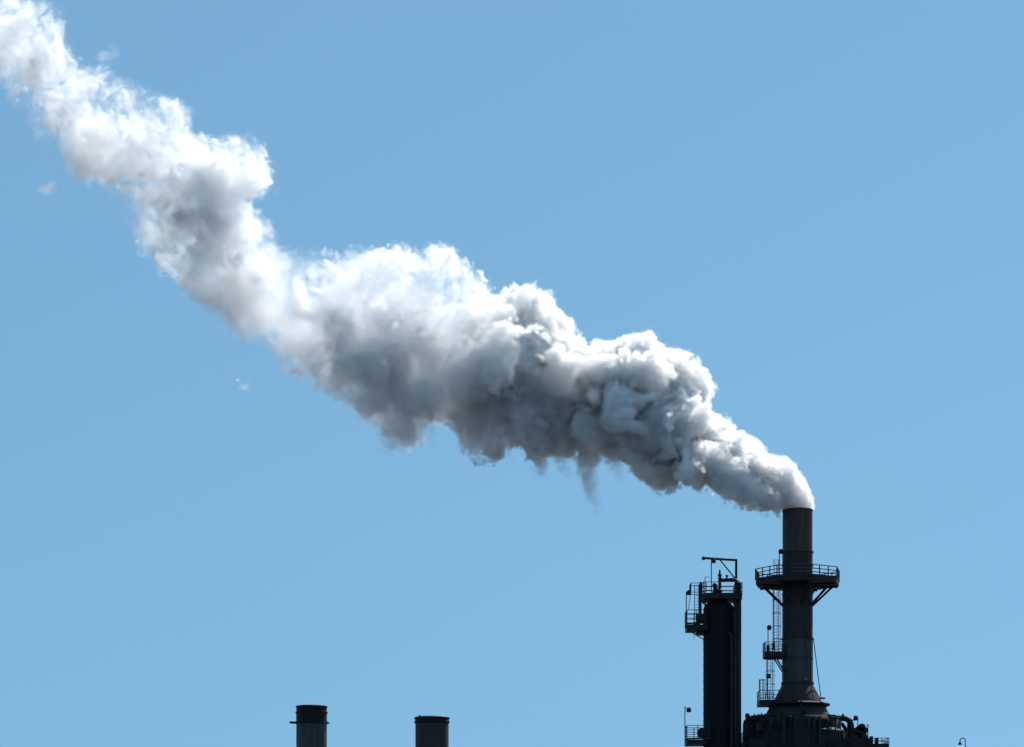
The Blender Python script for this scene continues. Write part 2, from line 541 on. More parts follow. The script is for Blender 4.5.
def furnace():
    T = Thing('furnace', (SX, 0, 0), 'black process furnace with pipes and small railing, carrying the steaming stack', 'furnace')
    zt = PZ(717.3)
    b = MB()
    # round plenum under the stack and the boxy furnace body below the picture
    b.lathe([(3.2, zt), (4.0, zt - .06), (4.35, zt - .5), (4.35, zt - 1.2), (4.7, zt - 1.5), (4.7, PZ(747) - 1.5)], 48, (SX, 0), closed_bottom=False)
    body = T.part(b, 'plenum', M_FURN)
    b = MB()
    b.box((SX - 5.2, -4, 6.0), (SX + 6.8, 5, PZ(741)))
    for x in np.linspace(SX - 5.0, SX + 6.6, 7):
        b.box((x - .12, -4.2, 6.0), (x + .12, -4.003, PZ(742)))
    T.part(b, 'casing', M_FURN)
    for x, y in ((-4.8, -3.6), (6.4, -3.6), (-4.8, 4.6), (6.4, 4.6), (.8, -3.6), (.8, 4.6)):
        l = MB(); l.box((SX + x - .25, y - .25, 0), (SX + x + .25, y + .25, 6.02))
        T.part(l, 'leg', M_STEEL)
    # crossover duct at the left with a gap beneath it
    b = MB()
    b.path([(PX(744.8), -.8, PZ(745)), (PX(744.8), -.8, PZ(726)), (PX(745.5), -.8, PZ(722.8)), (PX(748), -.8, PZ(720.6)), (PX(752), -.8, PZ(719.4)), (PX(766), -.8, PZ(718.6))], [.28, .28, .3, .34, .36, .36], 12)
    T.part(b, 'pipe', M_PIPE)
    b = MB()
    b.path([(PX(752), 1, PZ(747)), (PX(752), 1, PZ(722)), (PX(754), 1, PZ(719.2)), (PX(757), 1, PZ(718.4)), (PX(764), 1, PZ(718.6))], .32, 12)
    T.part(b, 'pipe', M_PIPE)
    b = MB(); b.box((PX(744), -1.5, PZ(747) - .5), (PX(756), 1.5, PZ(729.5))); b.box((PX(744.5), -1.3, PZ(731)), (PX(751), 1.2, PZ(721.8)))
    T.part(b, 'header_box', M_FURN)
    # right crossover pipe with its bend
    b = MB()
    b.path([(PX(821), -1.2, PZ(719.3)), (PX(833), -1.2, PZ(719)), (PX(841), -1.2, PZ(719.2))] + elbow((PX(841.5), PZ(727.2)), .8, 88, 0, 9, y=-1.2) + [(PX(849.6), -1.2, PZ(735)), (PX(849.6), -1.2, PZ(750))], .3, 14)
    T.part(b, 'pipe', M_PIPE)
    b = MB()
    b.path([(PX(826), .6, PZ(721)), (PX(834), .6, PZ(720)), (PX(839), .6, PZ(721.2)), (PX(843.5), .6, PZ(724)), (PX(846), .6, PZ(728)), (PX(846), .6, PZ(750))], .2, 12)
    T.part(b, 'pipe', M_PIPE)
    b = MB()
    for x in (828, 836):
        b.tube((PX(x), -1.2, PZ(722.5)), (PX(x), -1.2, PZ(750)), .22, n=12)
    b.box((PX(822), -1.0, PZ(750)), (PX(838.5), 2.0, PZ(722)))
    T.part(b, 'burner_bank', M_FURN)
    b = MB(); b.tube((PX(841), -1.75, PZ(716.2)), (PX(841), -1.2, PZ(716.2)), .1, n=8); b.tube((PX(841), -1.4, PZ(719)), (PX(841), -1.4, PZ(715.6)), .07, n=8)
    T.part(b, 'valve', M_LAMP)
    b = MB()
    for x, y, rr in ((856, 732, .45), (859.8, 728.5, .38), (862.6, 731.5, .33), (854.5, 738, .5), (861, 737.5, .42)):
        b.tube((PX(x), -1.6, PZ(y)), (PX(x), -.2, PZ(y)), rr, n=14)
    b.tube((PX(859.8), -.9, PZ(747)), (PX(859.8), -.9, PZ(725.6)), .09, n=8)
    b.path([(PX(859.8), -.9, PZ(725.6)), (PX(858.6), -.9, PZ(725)), (PX(861.2), -.9, PZ(725))], .06, 6)
    b.tube((PX(850), -1.0, PZ(730.5)), (PX(863), -1.0, PZ(734)), .16, n=10)
    b.tube((PX(850), -1.0, PZ(737)), (PX(866), -1.0, PZ(739.5)), .2, n=10)
    T.part(b, 'valve_group', M_PIPE)
    # catwalk on the right
    z = PZ(746.5)
    dk = T.part(slab([(PX(850), -2), (PX(886), -2), (PX(886), 1.5), (PX(850), 1.5)], z - .25, z), 'catwalk', M_STEEL)
    T.part(rail_mesh([(PX(866.5), -1.2), (PX(886), -1.95), (PX(886), 1.4), (PX(866.5), 1.4)], z, .72, closed=False, levels=(1, .5), sub=3), 'railing', M_RAIL, dk)
    b = MB(); b.tube((PX(866), -1.3, z), (PX(866), -1.3, PZ(725.5)), .055, n=6); b.tube((PX(864.6), -1.3, PZ(726)), (PX(866.6), -1.3, PZ(726)), .04, n=6)
    b.box((PX(868.5), -1.1, z), (PX(871.5), -.5, PZ(737))); b.box((PX(874), -1.3, z), (PX(876.6), -.7, PZ(738.5)))
    T.part(b, 'instrument_stand', M_LAMP)
    work_light(T, M_RAIL, (PX(855.6), -1.6, PZ(738)), (PX(855.6), -1.6, PZ(718.6)), (PX(853.6), -1.65, PZ(718.6)))
    work_light(T, M_RAIL, (PX(744.6), -1.6, PZ(740)), (PX(744.6), -1.6, PZ(716.3)), (PX(745.9), -1.65, PZ(716.4)))
    # fittings in front of the plenum
    b = MB()
    for x in (803, 808.5, 814, 790, 779):
        b.tube((PX(x), -4.6, PZ(720)), (PX(x), -4.6, PZ(747)), .14, n=10)
    T.part(b, 'pipe', M_PIPE)
    b = MB(); b.bar((PX(756), -2.9, PZ(717.6)), (PX(832), -2.9, PZ(717.9)), .2, .16)
    T.part(b, 'flange_bar', M_PIPE)
    rnd = random.Random(4)
    for k in range(16):                                   # bits of pipework and boxes crowding the furnace top
        x = PX(rnd.uniform(748, 846)); a = (x - SX) / 5.0
        y = -math.sqrt(max(0, 1 - a * a)) * 4.4 - .3
        z0 = PZ(rnd.uniform(730, 746)); zt2 = PZ(rnd.uniform(719, 728))
        f = MB()
        q = rnd.random()
        if q < .4:
            dx = rnd.uniform(.3, 1.2) * rnd.choice((-1, 1))
            f.path([(x, y, z0), (x, y, zt2), (x + dx * .3, y, zt2 + .15), (x + dx, y, zt2 + .16)], rnd.uniform(.06, .13), 8)
        elif q < .7:
            w = rnd.uniform(.15, .35)
            f.box((x - w, y - .1, zt2 - .5), (x + w, y + .2, zt2 + rnd.uniform(.05, .4)))
            f.tube((x, y, z0), (x, y, zt2 - .4), .05, n=6)
        else:
            f.tube((x, y - .15, zt2), (x, y + .3, zt2), rnd.uniform(.16, .3), n=14)
            f.tube((x, y, z0), (x, y, zt2 + .1), .07, n=8)
            f.tube((x, y - .3, zt2), (x, y - .1, zt2), .06, n=8)
        T.part(f, 'fitting', rnd.choice((M_PIPE, M_FURN, M_LAMP)))
    # pipes and cable ladder climbing over the top edge
    f = MB()
    for k in range(9):
        x = PX(752 + k * 3.4); f.tube((x, -2.6 - .1 * k, PZ(722)), (x, -2.6 - .1 * k, PZ(717.4) + rnd.uniform(0, .25)), .06, n=6)
    f.bar((PX(749), -2.7, PZ(718.2)), (PX(781), -3.2, PZ(717.5)), .1, .12)
    T.part(f, 'cable_tray', M_FURN)
    f = MB()
    for x, py in ((815, 716.2), (822, 716.6), (826.5, 715.8), (833, 717.2)):
        f.tube((PX(x), -1.6, PZ(721)), (PX(x), -1.6, PZ(py)), .08, n=8); f.tube((PX(x) - .22, -1.6, PZ(py) - .05), (PX(x) + .22, -1.6, PZ(py) - .05), .07, n=8)
    f.tube((PX(813), -1.6, PZ(717.6)), (PX(835), -1.6, PZ(718.2)), .09, n=8)
    T.part(f, 'valve_manifold', M_BRIGHT_DARK)
    # little walkway towards the process column
    z = PZ(744.5)
    dk = T.part(slab([(PX(739.5), -1.8), (PX(747), -1.8), (PX(747), 0), (PX(739.5), 0)], z - .2, z), 'catwalk', M_STEEL)
    T.part(rail_mesh([(PX(746), -1.75), (PX(741.8), -1.75), (PX(741.8), -.1), (PX(746), -.1)], z, 1.1, closed=False, sub=1), 'railing', M_RAIL, dk)


furnace()


# ------------------------------------------------------------------ process column
VX = PX(718.8)
def process_column():
    T = Thing('process_column', (VX, 0, 0), 'dark cylindrical process column with davit and railed platforms beside the stack', 'process column')
    rv = 1.55
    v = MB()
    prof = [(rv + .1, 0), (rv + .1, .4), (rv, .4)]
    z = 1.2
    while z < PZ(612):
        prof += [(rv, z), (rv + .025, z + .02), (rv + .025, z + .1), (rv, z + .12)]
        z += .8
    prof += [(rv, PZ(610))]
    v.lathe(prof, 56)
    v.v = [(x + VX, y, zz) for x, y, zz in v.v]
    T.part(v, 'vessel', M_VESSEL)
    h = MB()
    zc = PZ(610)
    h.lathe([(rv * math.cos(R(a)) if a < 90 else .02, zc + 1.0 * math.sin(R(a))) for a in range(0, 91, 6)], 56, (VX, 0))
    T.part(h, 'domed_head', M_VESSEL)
    # riser pipe with its bend to the top nozzle
    rx = PX(737.2)
    p = MB()
    p.path([(rx, -.5, 0), (rx, -.5, PZ(585))] + [(rx - .5 + .5 * math.cos(R(a)), -.5 + .25 * (1 - math.cos(R(a))), PZ(585) + .5 * math.sin(R(a))) for a in range(10, 91, 10)] +
           [(PX(725), -.1, PZ(580)), (PX(721), 0, PZ(580))], [.37] * 2 + [.34, .3, .27, .24, .22, .2, .19, .18, .17] + [.16, .16], 16)
    T.part(p, 'riser_pipe', M_PIPE)
    p = MB(); p.tube((PX(730), -1.75, 0), (PX(730), -1.75, PZ(640)), .15, n=12); p.path([(PX(730), -1.75, PZ(640)), (PX(730), -1.75, PZ(637)), (PX(728.6), -1.7, PZ(634.6)), (PX(727), -1.4, PZ(634))], .15, 10)
    T.part(p, 'pipe', M_PIPE)
    p = MB(); p.tube((PX(733.2), -1.5, 0), (PX(733.2), -1.5, PZ(600)), .1, n=10); p.tube((PX(740), .9, 0), (PX(740), .9, PZ(592)), .14, n=10)
    T.part(p, 'pipe', M_PIPE)
    # top nozzle / vent
    p = MB()
    p.lathe([(.3, PZ(602)), (.3, PZ(598)), (.2, PZ(597)), (.2, PZ(592)), (.28, PZ(591.6)), (.28, PZ(590)), (.16, PZ(589)), (.16, PZ(576)), (.2, PZ(575.6)), (.2, PZ(574.2)), (.11, PZ(573.6)), (.09, PZ(571)), (.03, PZ(569.3))], 16, (PX(719.8), 0), closed_top=True)
    T.part(p, 'vent_nozzle', M_PIPE)
    p = MB()
    p.tube((PX(715), .2, PZ(601)), (PX(715), .2, PZ(585)), .17, n=10); p.ball((PX(715), .2, PZ(585)), .26); p.tube((PX(713.4), .2, PZ(588.5)), (PX(718), .2, PZ(588.5)), .13, n=10)
    p.ball((PX(714.8), -.3, PZ(593.5)), .3)
    T.part(p, 'relief_valve', M_PIPE)
    p = MB(); p.tube((PX(726.8), 0, PZ(580)), (PX(726.8), 0, PZ(575.6)), .09, n=8); p.tube((PX(725.3), 0, PZ(575.6)), (PX(728.3), 0, PZ(575.6)), .08, n=8)
    T.part(p, 'valve', M_LAMP)
    # top platform
    zt = PZ(596.6)
    pts = [(PX(702), -1.7), (PX(735), -1.9), (PX(741), -1.2), (PX(741), 1.6), (PX(735), 1.9), (PX(702), 1.7)]
    dk = T.part(slab(pts, zt - .42, zt), 'platform_deck', M_STEEL)
    T.part(rail_mesh(pts, zt - .02, 1.25, sub=2, levels=(1, .66, .33)), 'railing', M_RAIL, dk)
    b = MB()
    for x in (704.5, 712, 726, 735):
        b.bar((PX(x), -1.5, zt - .5), (PX(x), 1.5, zt - .5), .14, .2)
        b.tube((PX(x), -1.0, zt - .5), (PX(x), -.9, PZ(611)), .09, n=6)
    T.part(b, 'deck_support', M_STEEL)
    # davit
    b = MB()
    b.bar((PX(736.7), .6, PZ(600)), (PX(736.7), .6, PZ(558.2)), .22)
    b.bar((PX(737.6), .6, PZ(559.4)), (PX(703.6), .6, PZ(557.1)), .2)
    b.ball((PX(704), .6, PZ(557.4)), .2)
    b.tube((PX(720.2), .6, PZ(558.6)), (PX(736), .6, PZ(578)), .07, n=6)
    T.part(b, 'davit', M_STEEL)
    work_light(T, M_RAIL, (PX(710.2), -1.5, PZ(597)), (PX(710.2), -1.5, PZ(561.3)), (PX(712.3), -1.5, PZ(562.3)))
    # small balcony with the ladder exit, upper left
    z = PZ(593.4)
    q = [(PX(705.5), -.9), (PX(690.3), -.9), (PX(690.3), .9), (PX(705.5), .9)]
    b = rail_mesh(q, z, .92, closed=False, levels=(1, .02), sub=4, toe=False)
    b.tube((PX(704.3), -.9, z - .4), (PX(704.3), -.9, PZ(578.2)), .04, n=6)
    b.tube((PX(704.3), -.9, PZ(578.4)), (PX(709), -1.3, PZ(579)), .03, n=6)
    T.part(b, 'balcony', M_RAIL)
    b = MB(); b.bar((PX(700.1), -.7, PZ(583)), (PX(700.1), -.7, PZ(617)), .2); b.bar((PX(700.1), .9, PZ(583)), (PX(700.1), .9, PZ(626)), .12)
    T.part(b, 'ladder_post', M_STEEL)
    lad = T.part(ladder_mesh(PX(697), .6, PZ(626), PZ(584), .42), 'ladder', M_RAIL)
    # side platform
    z = PZ(626.2)
    q = [(PX(686), -1.4), (PX(707), -1.4), (PX(707), 1.4), (PX(686), 1.4)]
    dk = T.part(slab(q, z - .52, z), 'platform_deck', M_STEEL)
    T.part(rail_mesh([(PX(704), -1.9), (PX(686), -1.35), (PX(686), 1.35), (PX(704), 1.6)], z, 1.45, closed=False, levels=(1, .68, .36), sub=2), 'railing', M_RAIL, dk)
    b = MB(); b.box((PX(696), -1, PZ(634.6)), (PX(704), 1, z - .5)); b.bar((PX(688), -1, z - .55), (PX(703.6), -1, PZ(641)), .1)
    b.v = b.v; T.part(b, 'deck_support', M_STEEL)
    b = MB()
    b.tube((PX(697), -1, z), (PX(697), -1, PZ(617)), .12, n=8); b.ball((PX(697.2), -1, PZ(618)), .25)
    b.tube((PX(703), -.6, PZ(620)), (PX(699), -1.5, PZ(620)), .42, n=16); b.tube((PX(698), -1, PZ(623.5)), (PX(706), -1, PZ(622)), .2, n=10)
    b.tube((PX(694), -1.1, z), (PX(694), -1.1, PZ(623.5)), .16, n=8)
    T.part(b, 'manway', M_PIPE)
    work_light(T, M_RAIL, (PX(685.3), -1.4, PZ(630)), (PX(685.3), -1.4, PZ(593.6)), (PX(687.8), -1.4, PZ(594)))
    b = MB(); b.tube((PX(690), -1.3, PZ(594)), (PX(687.4), -1.3, PZ(612)), .03, n=5)
    b.path([(PX(693), -1.3, PZ(632)), (PX(692.8), -1.3, PZ(637)), (PX(693.2), -1.3, PZ(641))], .025, 5)
    T.part(b, 'wire', M_RAIL)
    # lower platform at the frame's edge
    z = PZ(740.6)
    q = [(PX(685.5), -1.5), (PX(706), -1.5), (PX(706), 1.4), (PX(685.5), 1.4)]
    dk = T.part(slab(q, z - .5, z), 'platform_deck', M_STEEL)
    T.part(rail_mesh([(PX(707), -2.0), (PX(686), -1.45), (PX(686), 1.35), (PX(704), 1.6)], z, 1.4, closed=False, levels=(1, .68, .36), sub=2), 'railing', M_RAIL, dk)
    b = MB(); b.tube((PX(703), -.5, PZ(733.8)), (PX(700.4), -1.3, PZ(733.8)), .45, n=16); b.tube((PX(702.4), -.7, PZ(733.8)), (PX(701.8), -.85, PZ(733.8)), .56, n=16)
    T.part(b, 'manway', M_PIPE)
    b = MB(); b.tube((PX(706.5), -1.75, PZ(741)), (PX(706.5), -1.75, PZ(725.5)), .07, n=6); b.tube((PX(708.5), -1.75, PZ(741)), (PX(708.5), -1.75, PZ(726)), .07, n=6)
    T.part(b, 'ladder_rail', M_RAIL)
    work_light(T, M_RAIL, (PX(684), -1.4, PZ(744)), (PX(684), -1.4, PZ(708)), (PX(687.8), -1.4, PZ(710.6)))
    # nozzles on the far side
    for py in (600.5, 613.5):
        b = MB(); b.tube((PX(739), .2, PZ(py)), (PX(741.4), .2, PZ(py)), .2, n=10)
        T.part(b, 'nozzle', M_PIPE)
    b = MB(); b.tube((PX(733), -1.2, PZ(618)), (PX(733), -1.95, PZ(618)), .2, n=12)
    T.part(b, 'nozzle', M_PIPE)


process_column()


# ------------------------------------------------------------------ the two short chimneys on the left
def flue_grey():
    cx = PX(311.6)
    T = Thing('chimney', (cx, 0, 0), 'grey flue chimney with a black burnt cap and small side bracket', 'chimney', 'short flue chimneys')
    zt = PZ(706.4)
    c = MB()
    c.lathe([(1.68, 0), (1.68, .5), (1.53, .5), (1.53, PZ(722.5))], 56, (cx, 0))
    T.part(c, 'shaft', M_CHIM)
    c = MB()
    c.lathe([(1.4, zt - 3), (1.4, zt + .02), (1.5, zt + .05), (1.58, zt), (1.58, zt - .1), (1.53, zt - .16), (1.53, PZ(711.8)), (1.62, PZ(712)), (1.62, PZ(713.3)), (1.55, PZ(713.6)), (1.53, PZ(722.2))], 56, (cx, 0))
    T.part(c, 'cap', M_CHIM_CAP)
    c = MB()
    c.lathe([(1.5, PZ(721.4)), (1.66, PZ(721.6)), (1.68, PZ(723.6)), (1.5, PZ(723.8))], 56, (cx, 0))
    T.part(c, 'collar', M_CHIM_CAP)
    c = MB(); c.bar((PX(296.5), -.2, PZ(723)), (PX(289.8), -.2, PZ(722.5)), .3, .2)
    T.part(c, 'bracket', M_CHIM_CAP)
    c = MB(); c.bar((PX(327), -.1, PZ(723)), (PX(329.6), -.1, PZ(723.2)), .22, .12)
    T.part(c, 'bracket', M_CHIM_CAP)


def flue_brown():
    cx = PX(432)
    T = Thing('chimney', (cx, 0, 0), 'brownish bare flue chimney with only a narrow double lip', 'chimney', 'short flue chimneys')
    zt = PZ(717.4)
    c = MB()
    c.lathe([(1.85, 0), (1.85, .5), (1.665, .5), (1.665, PZ(723.4))], 56, (cx, 0))
    T.part(c, 'shaft', M_CHIM_B)
    c = MB()
    c.lathe([(1.5, zt - 3), (1.5, zt), (1.7, zt + .03), (1.775, zt - .03), (1.775, zt - .16), (1.7, zt - .22), (1.7, zt - .34), (1.76, zt - .38), (1.76, zt - .56), (1.66, zt - .64)], 56, (cx, 0))
    T.part(c, 'lip', M_CHIM_CAP)
    c = MB(); c.tube((PX(420), -1, zt - .02), (PX(420), -1, zt + .14), .1, n=8)
    T.part(c, 'lug', M_CHIM_CAP)


flue_grey()
flue_brown()


# ------------------------------------------------------------------ gooseneck lamp at the right edge
def gooseneck():
    bx = PX(965.2)
    T = Thing('gooseneck_lamp', (bx, 0, 0), 'slim gooseneck lamp post standing alone at the far side of the yard', 'lamp post')
    p = MB()
    zt = PZ(740.6)
    p.tube((bx, 0, 0), (bx, 0, 8), .09, .07, n=10)
    p.path([(bx, 0, 7.9), (bx, 0, zt)] + [(bx - .26 + .26 * math.cos(R(a)), 0, zt + .26 * math.sin(R(a))) for a in range(15, 181, 15)] + [(bx - .52, 0, zt - .15)], .05, 8)
    T.part(p, 'pole', M_RAIL)
    h = MB()
    z = PZ(742.2)
    h.lathe([(.05, z + .06), (.1, z), (.17, z - .14), (.19, z - .24), (.15, z - .26)], 14, (bx - .52, 0), closed_bottom=True, closed_top=True)
    T.part(h, 'lamp_head', M_LAMP)


gooseneck()

# ------------------------------------------------------------------ the steam plume
TOP = [(814, 511), (813, 499), (805, 483), (795, 470), (785, 462), (771, 459), (760, 451), (744, 438), (726, 426), (715, 418), (703, 414), (710, 398), (707, 377), (700, 371), (694, 360),
       (678, 355), (670, 357), (653, 344), (648, 335), (632, 341), (616, 345), (600, 346), (587, 352), (582, 347), (574, 337), (571, 325), (557, 313), (547, 298), (527, 289), (510, 293),
       (504, 300), (497, 307), (487, 291), (471, 272), (461, 261), (452, 251), (436, 246), (420, 256), (413, 254), (400, 246), (368, 254), (351, 248), (343, 260), (327, 254), (301, 252),
       (291, 259), (276, 249), (270, 232), (252, 211), (245, 204), (254, 199), (271, 190), (266, 170), (261, 152), (246, 138), (223, 138), (191, 136), (183, 127), (188, 110), (165, 97),
       (141, 93), (129, 85), (115, 76), (97, 71), (82, 73), (70, 56), (59, 32), (60, 15), (50, 4), (22, 0), (10, -18), (-40, -60), (-95, -110)]
BOT = [(-150, -40), (-60, 25), (-20, 58), (0, 74), (10, 95), (14, 104), (28, 118), (34, 138), (62, 141), (76, 172), (97, 180), (124, 197), (132, 211), (133, 234), (147, 252), (161, 270), (175, 274), (185, 288),
       (200, 305), (212, 323), (226, 335), (240, 339), (259, 341), (269, 347), (276, 362), (298, 378), (314, 387), (330, 397), (346, 403), (362, 420), (369, 428), (379, 425), (384, 436), (378, 450),
       (397, 452), (417, 447), (426, 439), (433, 425), (445, 423), (455, 429), (462, 450), (478, 459), (497, 456), (508, 446), (526, 444), (534, 466), (541, 474), (550, 457), (564, 452), (577, 459), (590, 464),
       (601, 457), (617, 454), (632, 462), (644, 478), (653, 489), (663, 493), (678, 481), (686, 481), (694, 486), (707, 485), (718, 490), (728, 497), (739, 506), (752, 507), (763, 510), (774, 509), (781, 512), (786, 520), (809, 520)]
# lobes seen in the picture: x, y, radius (pixels), offset towards the camera (pixels)
LOBES = [(797.5, 508, 14.2, 0), (798, 499, 13.5, 2), (783, 482, 19, 6), (765, 478, 22, 8), (770, 497, 13, 12), (745, 470, 26, 8), (752, 492, 15, 18), (725, 455, 27, 6), (728, 478, 20, 20), (704, 440, 24, 4), (706, 462, 24, 18), (690, 468, 17, 26),
         (683, 392, 28, 0), (655, 368, 28, -6), (668, 430, 34, 14), (690, 420, 20, 20), (648, 395, 32, 14), (640, 440, 34, 12), (660, 470, 20, 10), (612, 380, 33, 18), (622, 405, 24, 32), (600, 420, 38, 8), (575, 420, 36, 0), (560, 385, 38, -4),
         (535, 325, 34, -2), (545, 350, 30, 14), (560, 370, 22, 30), (520, 370, 42, 6), (540, 420, 36, 4), (500, 405, 34, 6), (480, 330, 38, 12), (492, 355, 30, 28), (500, 372, 20, 38), (455, 300, 38, 4), (440, 285, 34, 8), (440, 345, 42, 6),
         (460, 395, 34, 0), (410, 300, 38, -4), (380, 290, 34, 12), (350, 295, 36, 4), (318, 290, 34, -6), (300, 310, 34, 2), (330, 340, 36, 4), (370, 340, 40, 16), (400, 370, 40, 4), (410, 415, 30, 0), (270, 300, 32, 4), (250, 300, 30, 0),
         (240, 265, 28, 4), (220, 290, 24, -4), (215, 250, 30, 4), (180, 240, 32, 4), (200, 200, 36, 8), (225, 170, 30, 14), (245, 172, 22, 20), (165, 190, 36, -4), (140, 150, 38, 0), (160, 130, 28, 6), (105, 120, 36, 4), (85, 150, 26, 0),
         (70, 100, 34, 2), (40, 75, 34, 0), (15, 45, 34, 0), (-15, 10, 38, 0), (-50, -25, 42, 0), (-90, -60, 46, 0)]


def value_noise(pts, freq, seed):
    """Smooth lattice noise in -1..1 at n x 3 points."""
    rs = np.random.RandomState(seed)
    N = 64
    lat = rs.uniform(-1, 1, (N, N, N)).astype(np.float32)
    q = pts * np.float32(freq) + np.float32(seed * 7.31)
    i = np.floor(q).astype(np.int32)
    f = (q - i).astype(np.float32)
    f = f * f * (3 - 2 * f)
    i0 = i & (N - 1); i1 = (i + 1) & (N - 1)
    x0, y0, z0 = i0.T; x1, y1, z1 = i1.T
    fx, fy, fz = f.T
    L = lat
    c00 = L[x0, y0, z0] * (1 - fx) + L[x1, y0, z0] * fx
    c10 = L[x0, y1, z0] * (1 - fx) + L[x1, y1, z0] * fx
    c01 = L[x0, y0, z1] * (1 - fx) + L[x1, y0, z1] * fx
    c11 = L[x0, y1, z1] * (1 - fx) + L[x1, y1, z1] * fx
    return ((c00 * (1 - fy) + c10 * fy) * (1 - fz) + (c01 * (1 - fy) + c11 * fy) * fz) * 1.6


# The plume lives in its own frame: x along the drift, y away from the camera, z across it.
AX_O = Vector((PX(797.5), 0, PZ(512)))
AX_U = Vector((-797.5, 0, 492)).normalized()
AX_W = AX_U.cross(Vector((0, 1, 0)))
AX_M = Matrix(((AX_U.x, 0, AX_W.x, AX_O.x), (AX_U.y, 1, AX_W.y, AX_O.y), (AX_U.z, 0, AX_W.z, AX_O.z), (0, 0, 0, 1)))
AX_R = np.array(AX_M.to_3x3())


def sstep(a, b, v):
    t = np.clip((v - a) / (b - a), 0, 1)
    return t * t * (3 - 2 * t)


def build_plume(h):
    rng = np.random.RandomState(11)
    poly = np.array([(PX(a), PZ(b)) for a, b in TOP + BOT])
    # signed inside distance of the drifting plume's side view on a 0.25 m grid
    g = 0.25
    x0, x1 = -68.0, 33.0
    z0, z1 = PZ(530), PZ(-150)
    gx = np.arange(x0, x1, g); gz = np.arange(z0, z1, g)
    GX, GZ = np.meshgrid(gx, gz, indexing='ij')
    d = np.full(GX.shape, 1e9); ins = np.zeros(GX.shape, bool)
    n = len(poly)
    for i in range(n):
        a, b = poly[i], poly[(i + 1) % n]
        e = b - a
        t = np.clip(((GX - a[0]) * e[0] + (GZ - a[1]) * e[1]) / (e @ e + 1e-9), 0, 1)
        d = np.minimum(d, np.hypot(GX - a[0] - t * e[0], GZ - a[1] - t * e[1]))
        if abs(b[1] - a[1]) > 1e-9:
            ins ^= ((a[1] > GZ) != (b[1] > GZ)) & (GX < (b[0] - a[0]) * (GZ - a[1]) / (b[1] - a[1]) + a[0])
    D2 = np.where(ins, d, -d)

    def d2(x, z):
        i = np.clip(((np.asarray(x) - x0) / g).astype(int), 0, len(gx) - 1)
        k = np.clip(((np.asarray(z) - z0) / g).astype(int), 0, len(gz) - 1)
        return D2[i, k]

    def d2s(x, z):                                        # the same, smoothly interpolated
        fx = np.clip((x - x0) / g, 0, len(gx) - 1.01); fz = np.clip((z - z0) / g, 0, len(gz) - 1.01)
        i, k = fx.astype(int), fz.astype(int)
        fx, fz = fx - i, fz - k
        return ((D2[i, k] * (1 - fx) + D2[i + 1, k] * fx) * (1 - fz) + (D2[i, k + 1] * (1 - fx) + D2[i + 1, k + 1] * fx) * fz).astype(np.float32)

    spheres = [(*P(a, b, -o * S * 2.0), r * S) for a, b, r, o in LOBES]
    cand = rng.uniform([x0, z0], [x1, z1], (60000, 2))
    dv = d2(cand[:, 0], cand[:, 1])
    ok = dv > 0.25
    cand, dv = cand[ok], dv[ok]
    W = np.empty(len(cand))
    for i, (x, z) in enumerate(cand):                     # half-width of the plume near this point
        a0 = max(int((x - x0 - 5) / g), 0); a1 = int((x - x0 + 5) / g)
        b0 = max(int((z - z0 - 5) / g), 0); b1 = int((z - z0 + 5) / g)
        W[i] = max(D2[a0:a1:4, b0:b1:4].max(), dv[i])
    for (x, z), dd, w in zip(cand, dv, W):
        r = min(dd + .12, rng.uniform(.28, .62) * w + .15)
        if rng.rand() > min(1.0, .5 / (r * r)): continue
        T = math.sqrt(max(w * w - (w - dd) ** 2, 0))
        y = rng.uniform(-.8, 1) * max(T - r, 0)
        k = (D + y) / D
        spheres.append((x * k, y, CZ + (z - CZ) * k, r))
    sp = np.array(spheres)
    kids = []                                             # small bulges on the big puffs
    for x, y, z, r in sp:
        if r < .8: continue
        m = int(5 + r * 3)
        v = rng.normal(size=(m, 3)); v /= np.linalg.norm(v, axis=1)[:, None]
        for q in v:
            rr = r * rng.uniform(.22, .42)
            c = np.array((x, y, z)) + q * (r - rr * .35)
            if d2(c[0], c[2]) > rr * .75:
                kids.append((*c, rr))
    sp = np.vstack([sp, np.array(kids)])
    # into the plume's frame
    org = np.array(AX_O)
    sl = sp.copy(); sl[:, :3] = (sp[:, :3] - org) @ AX_R
    lo = np.array([-3.0, -8.8, sl[:, 2].min() - 3.2]); hi = np.array([106.0, 8.8, sl[:, 2].max() + 3.2])
    dims = np.ceil((hi - lo) / h).astype(int)
    F = np.full(dims, 9.0, np.float32)
    ax = [(lo[k] + h * np.arange(dims[k])).astype(np.float32) for k in range(3)]
    for x, y, z, r in sl:
        m = r + 1.3
        s = tuple(slice(min(max(int((c - m - lo[k]) / h), 0), dims[k]), min(max(int((c + m - lo[k]) / h) + 2, 0), dims[k])) for k, c in enumerate((x, y, z)))
        if any(q.stop <= q.start for q in s): continue
        dx = (ax[0][s[0]] - np.float32(x))[:, None, None]; dy = (ax[1][s[1]] - np.float32(y))[None, :, None]; dz = (ax[2][s[2]] - np.float32(z))[None, None, :]
        np.minimum(F[s], np.sqrt(dx * dx + dy * dy + dz * dz) - np.float32(r), out=F[s])
    # billows, creases, gaps and torn edges
    LX, LZ = np.meshgrid(ax[0], ax[2], indexing='ij')     # a rounded body under the puffs
    wx, wz = org[0] + AX_R[0, 0] * LX + AX_R[0, 2] * LZ, org[2] + AX_R[2, 0] * LX + AX_R[2, 2] * LZ
    side = d2s(wx, wz)
    F = np.minimum(F, ((np.sqrt(ax[1] ** 2 + 1) - 1) * .95)[None, :, None] - side[:, None, :] + .55)
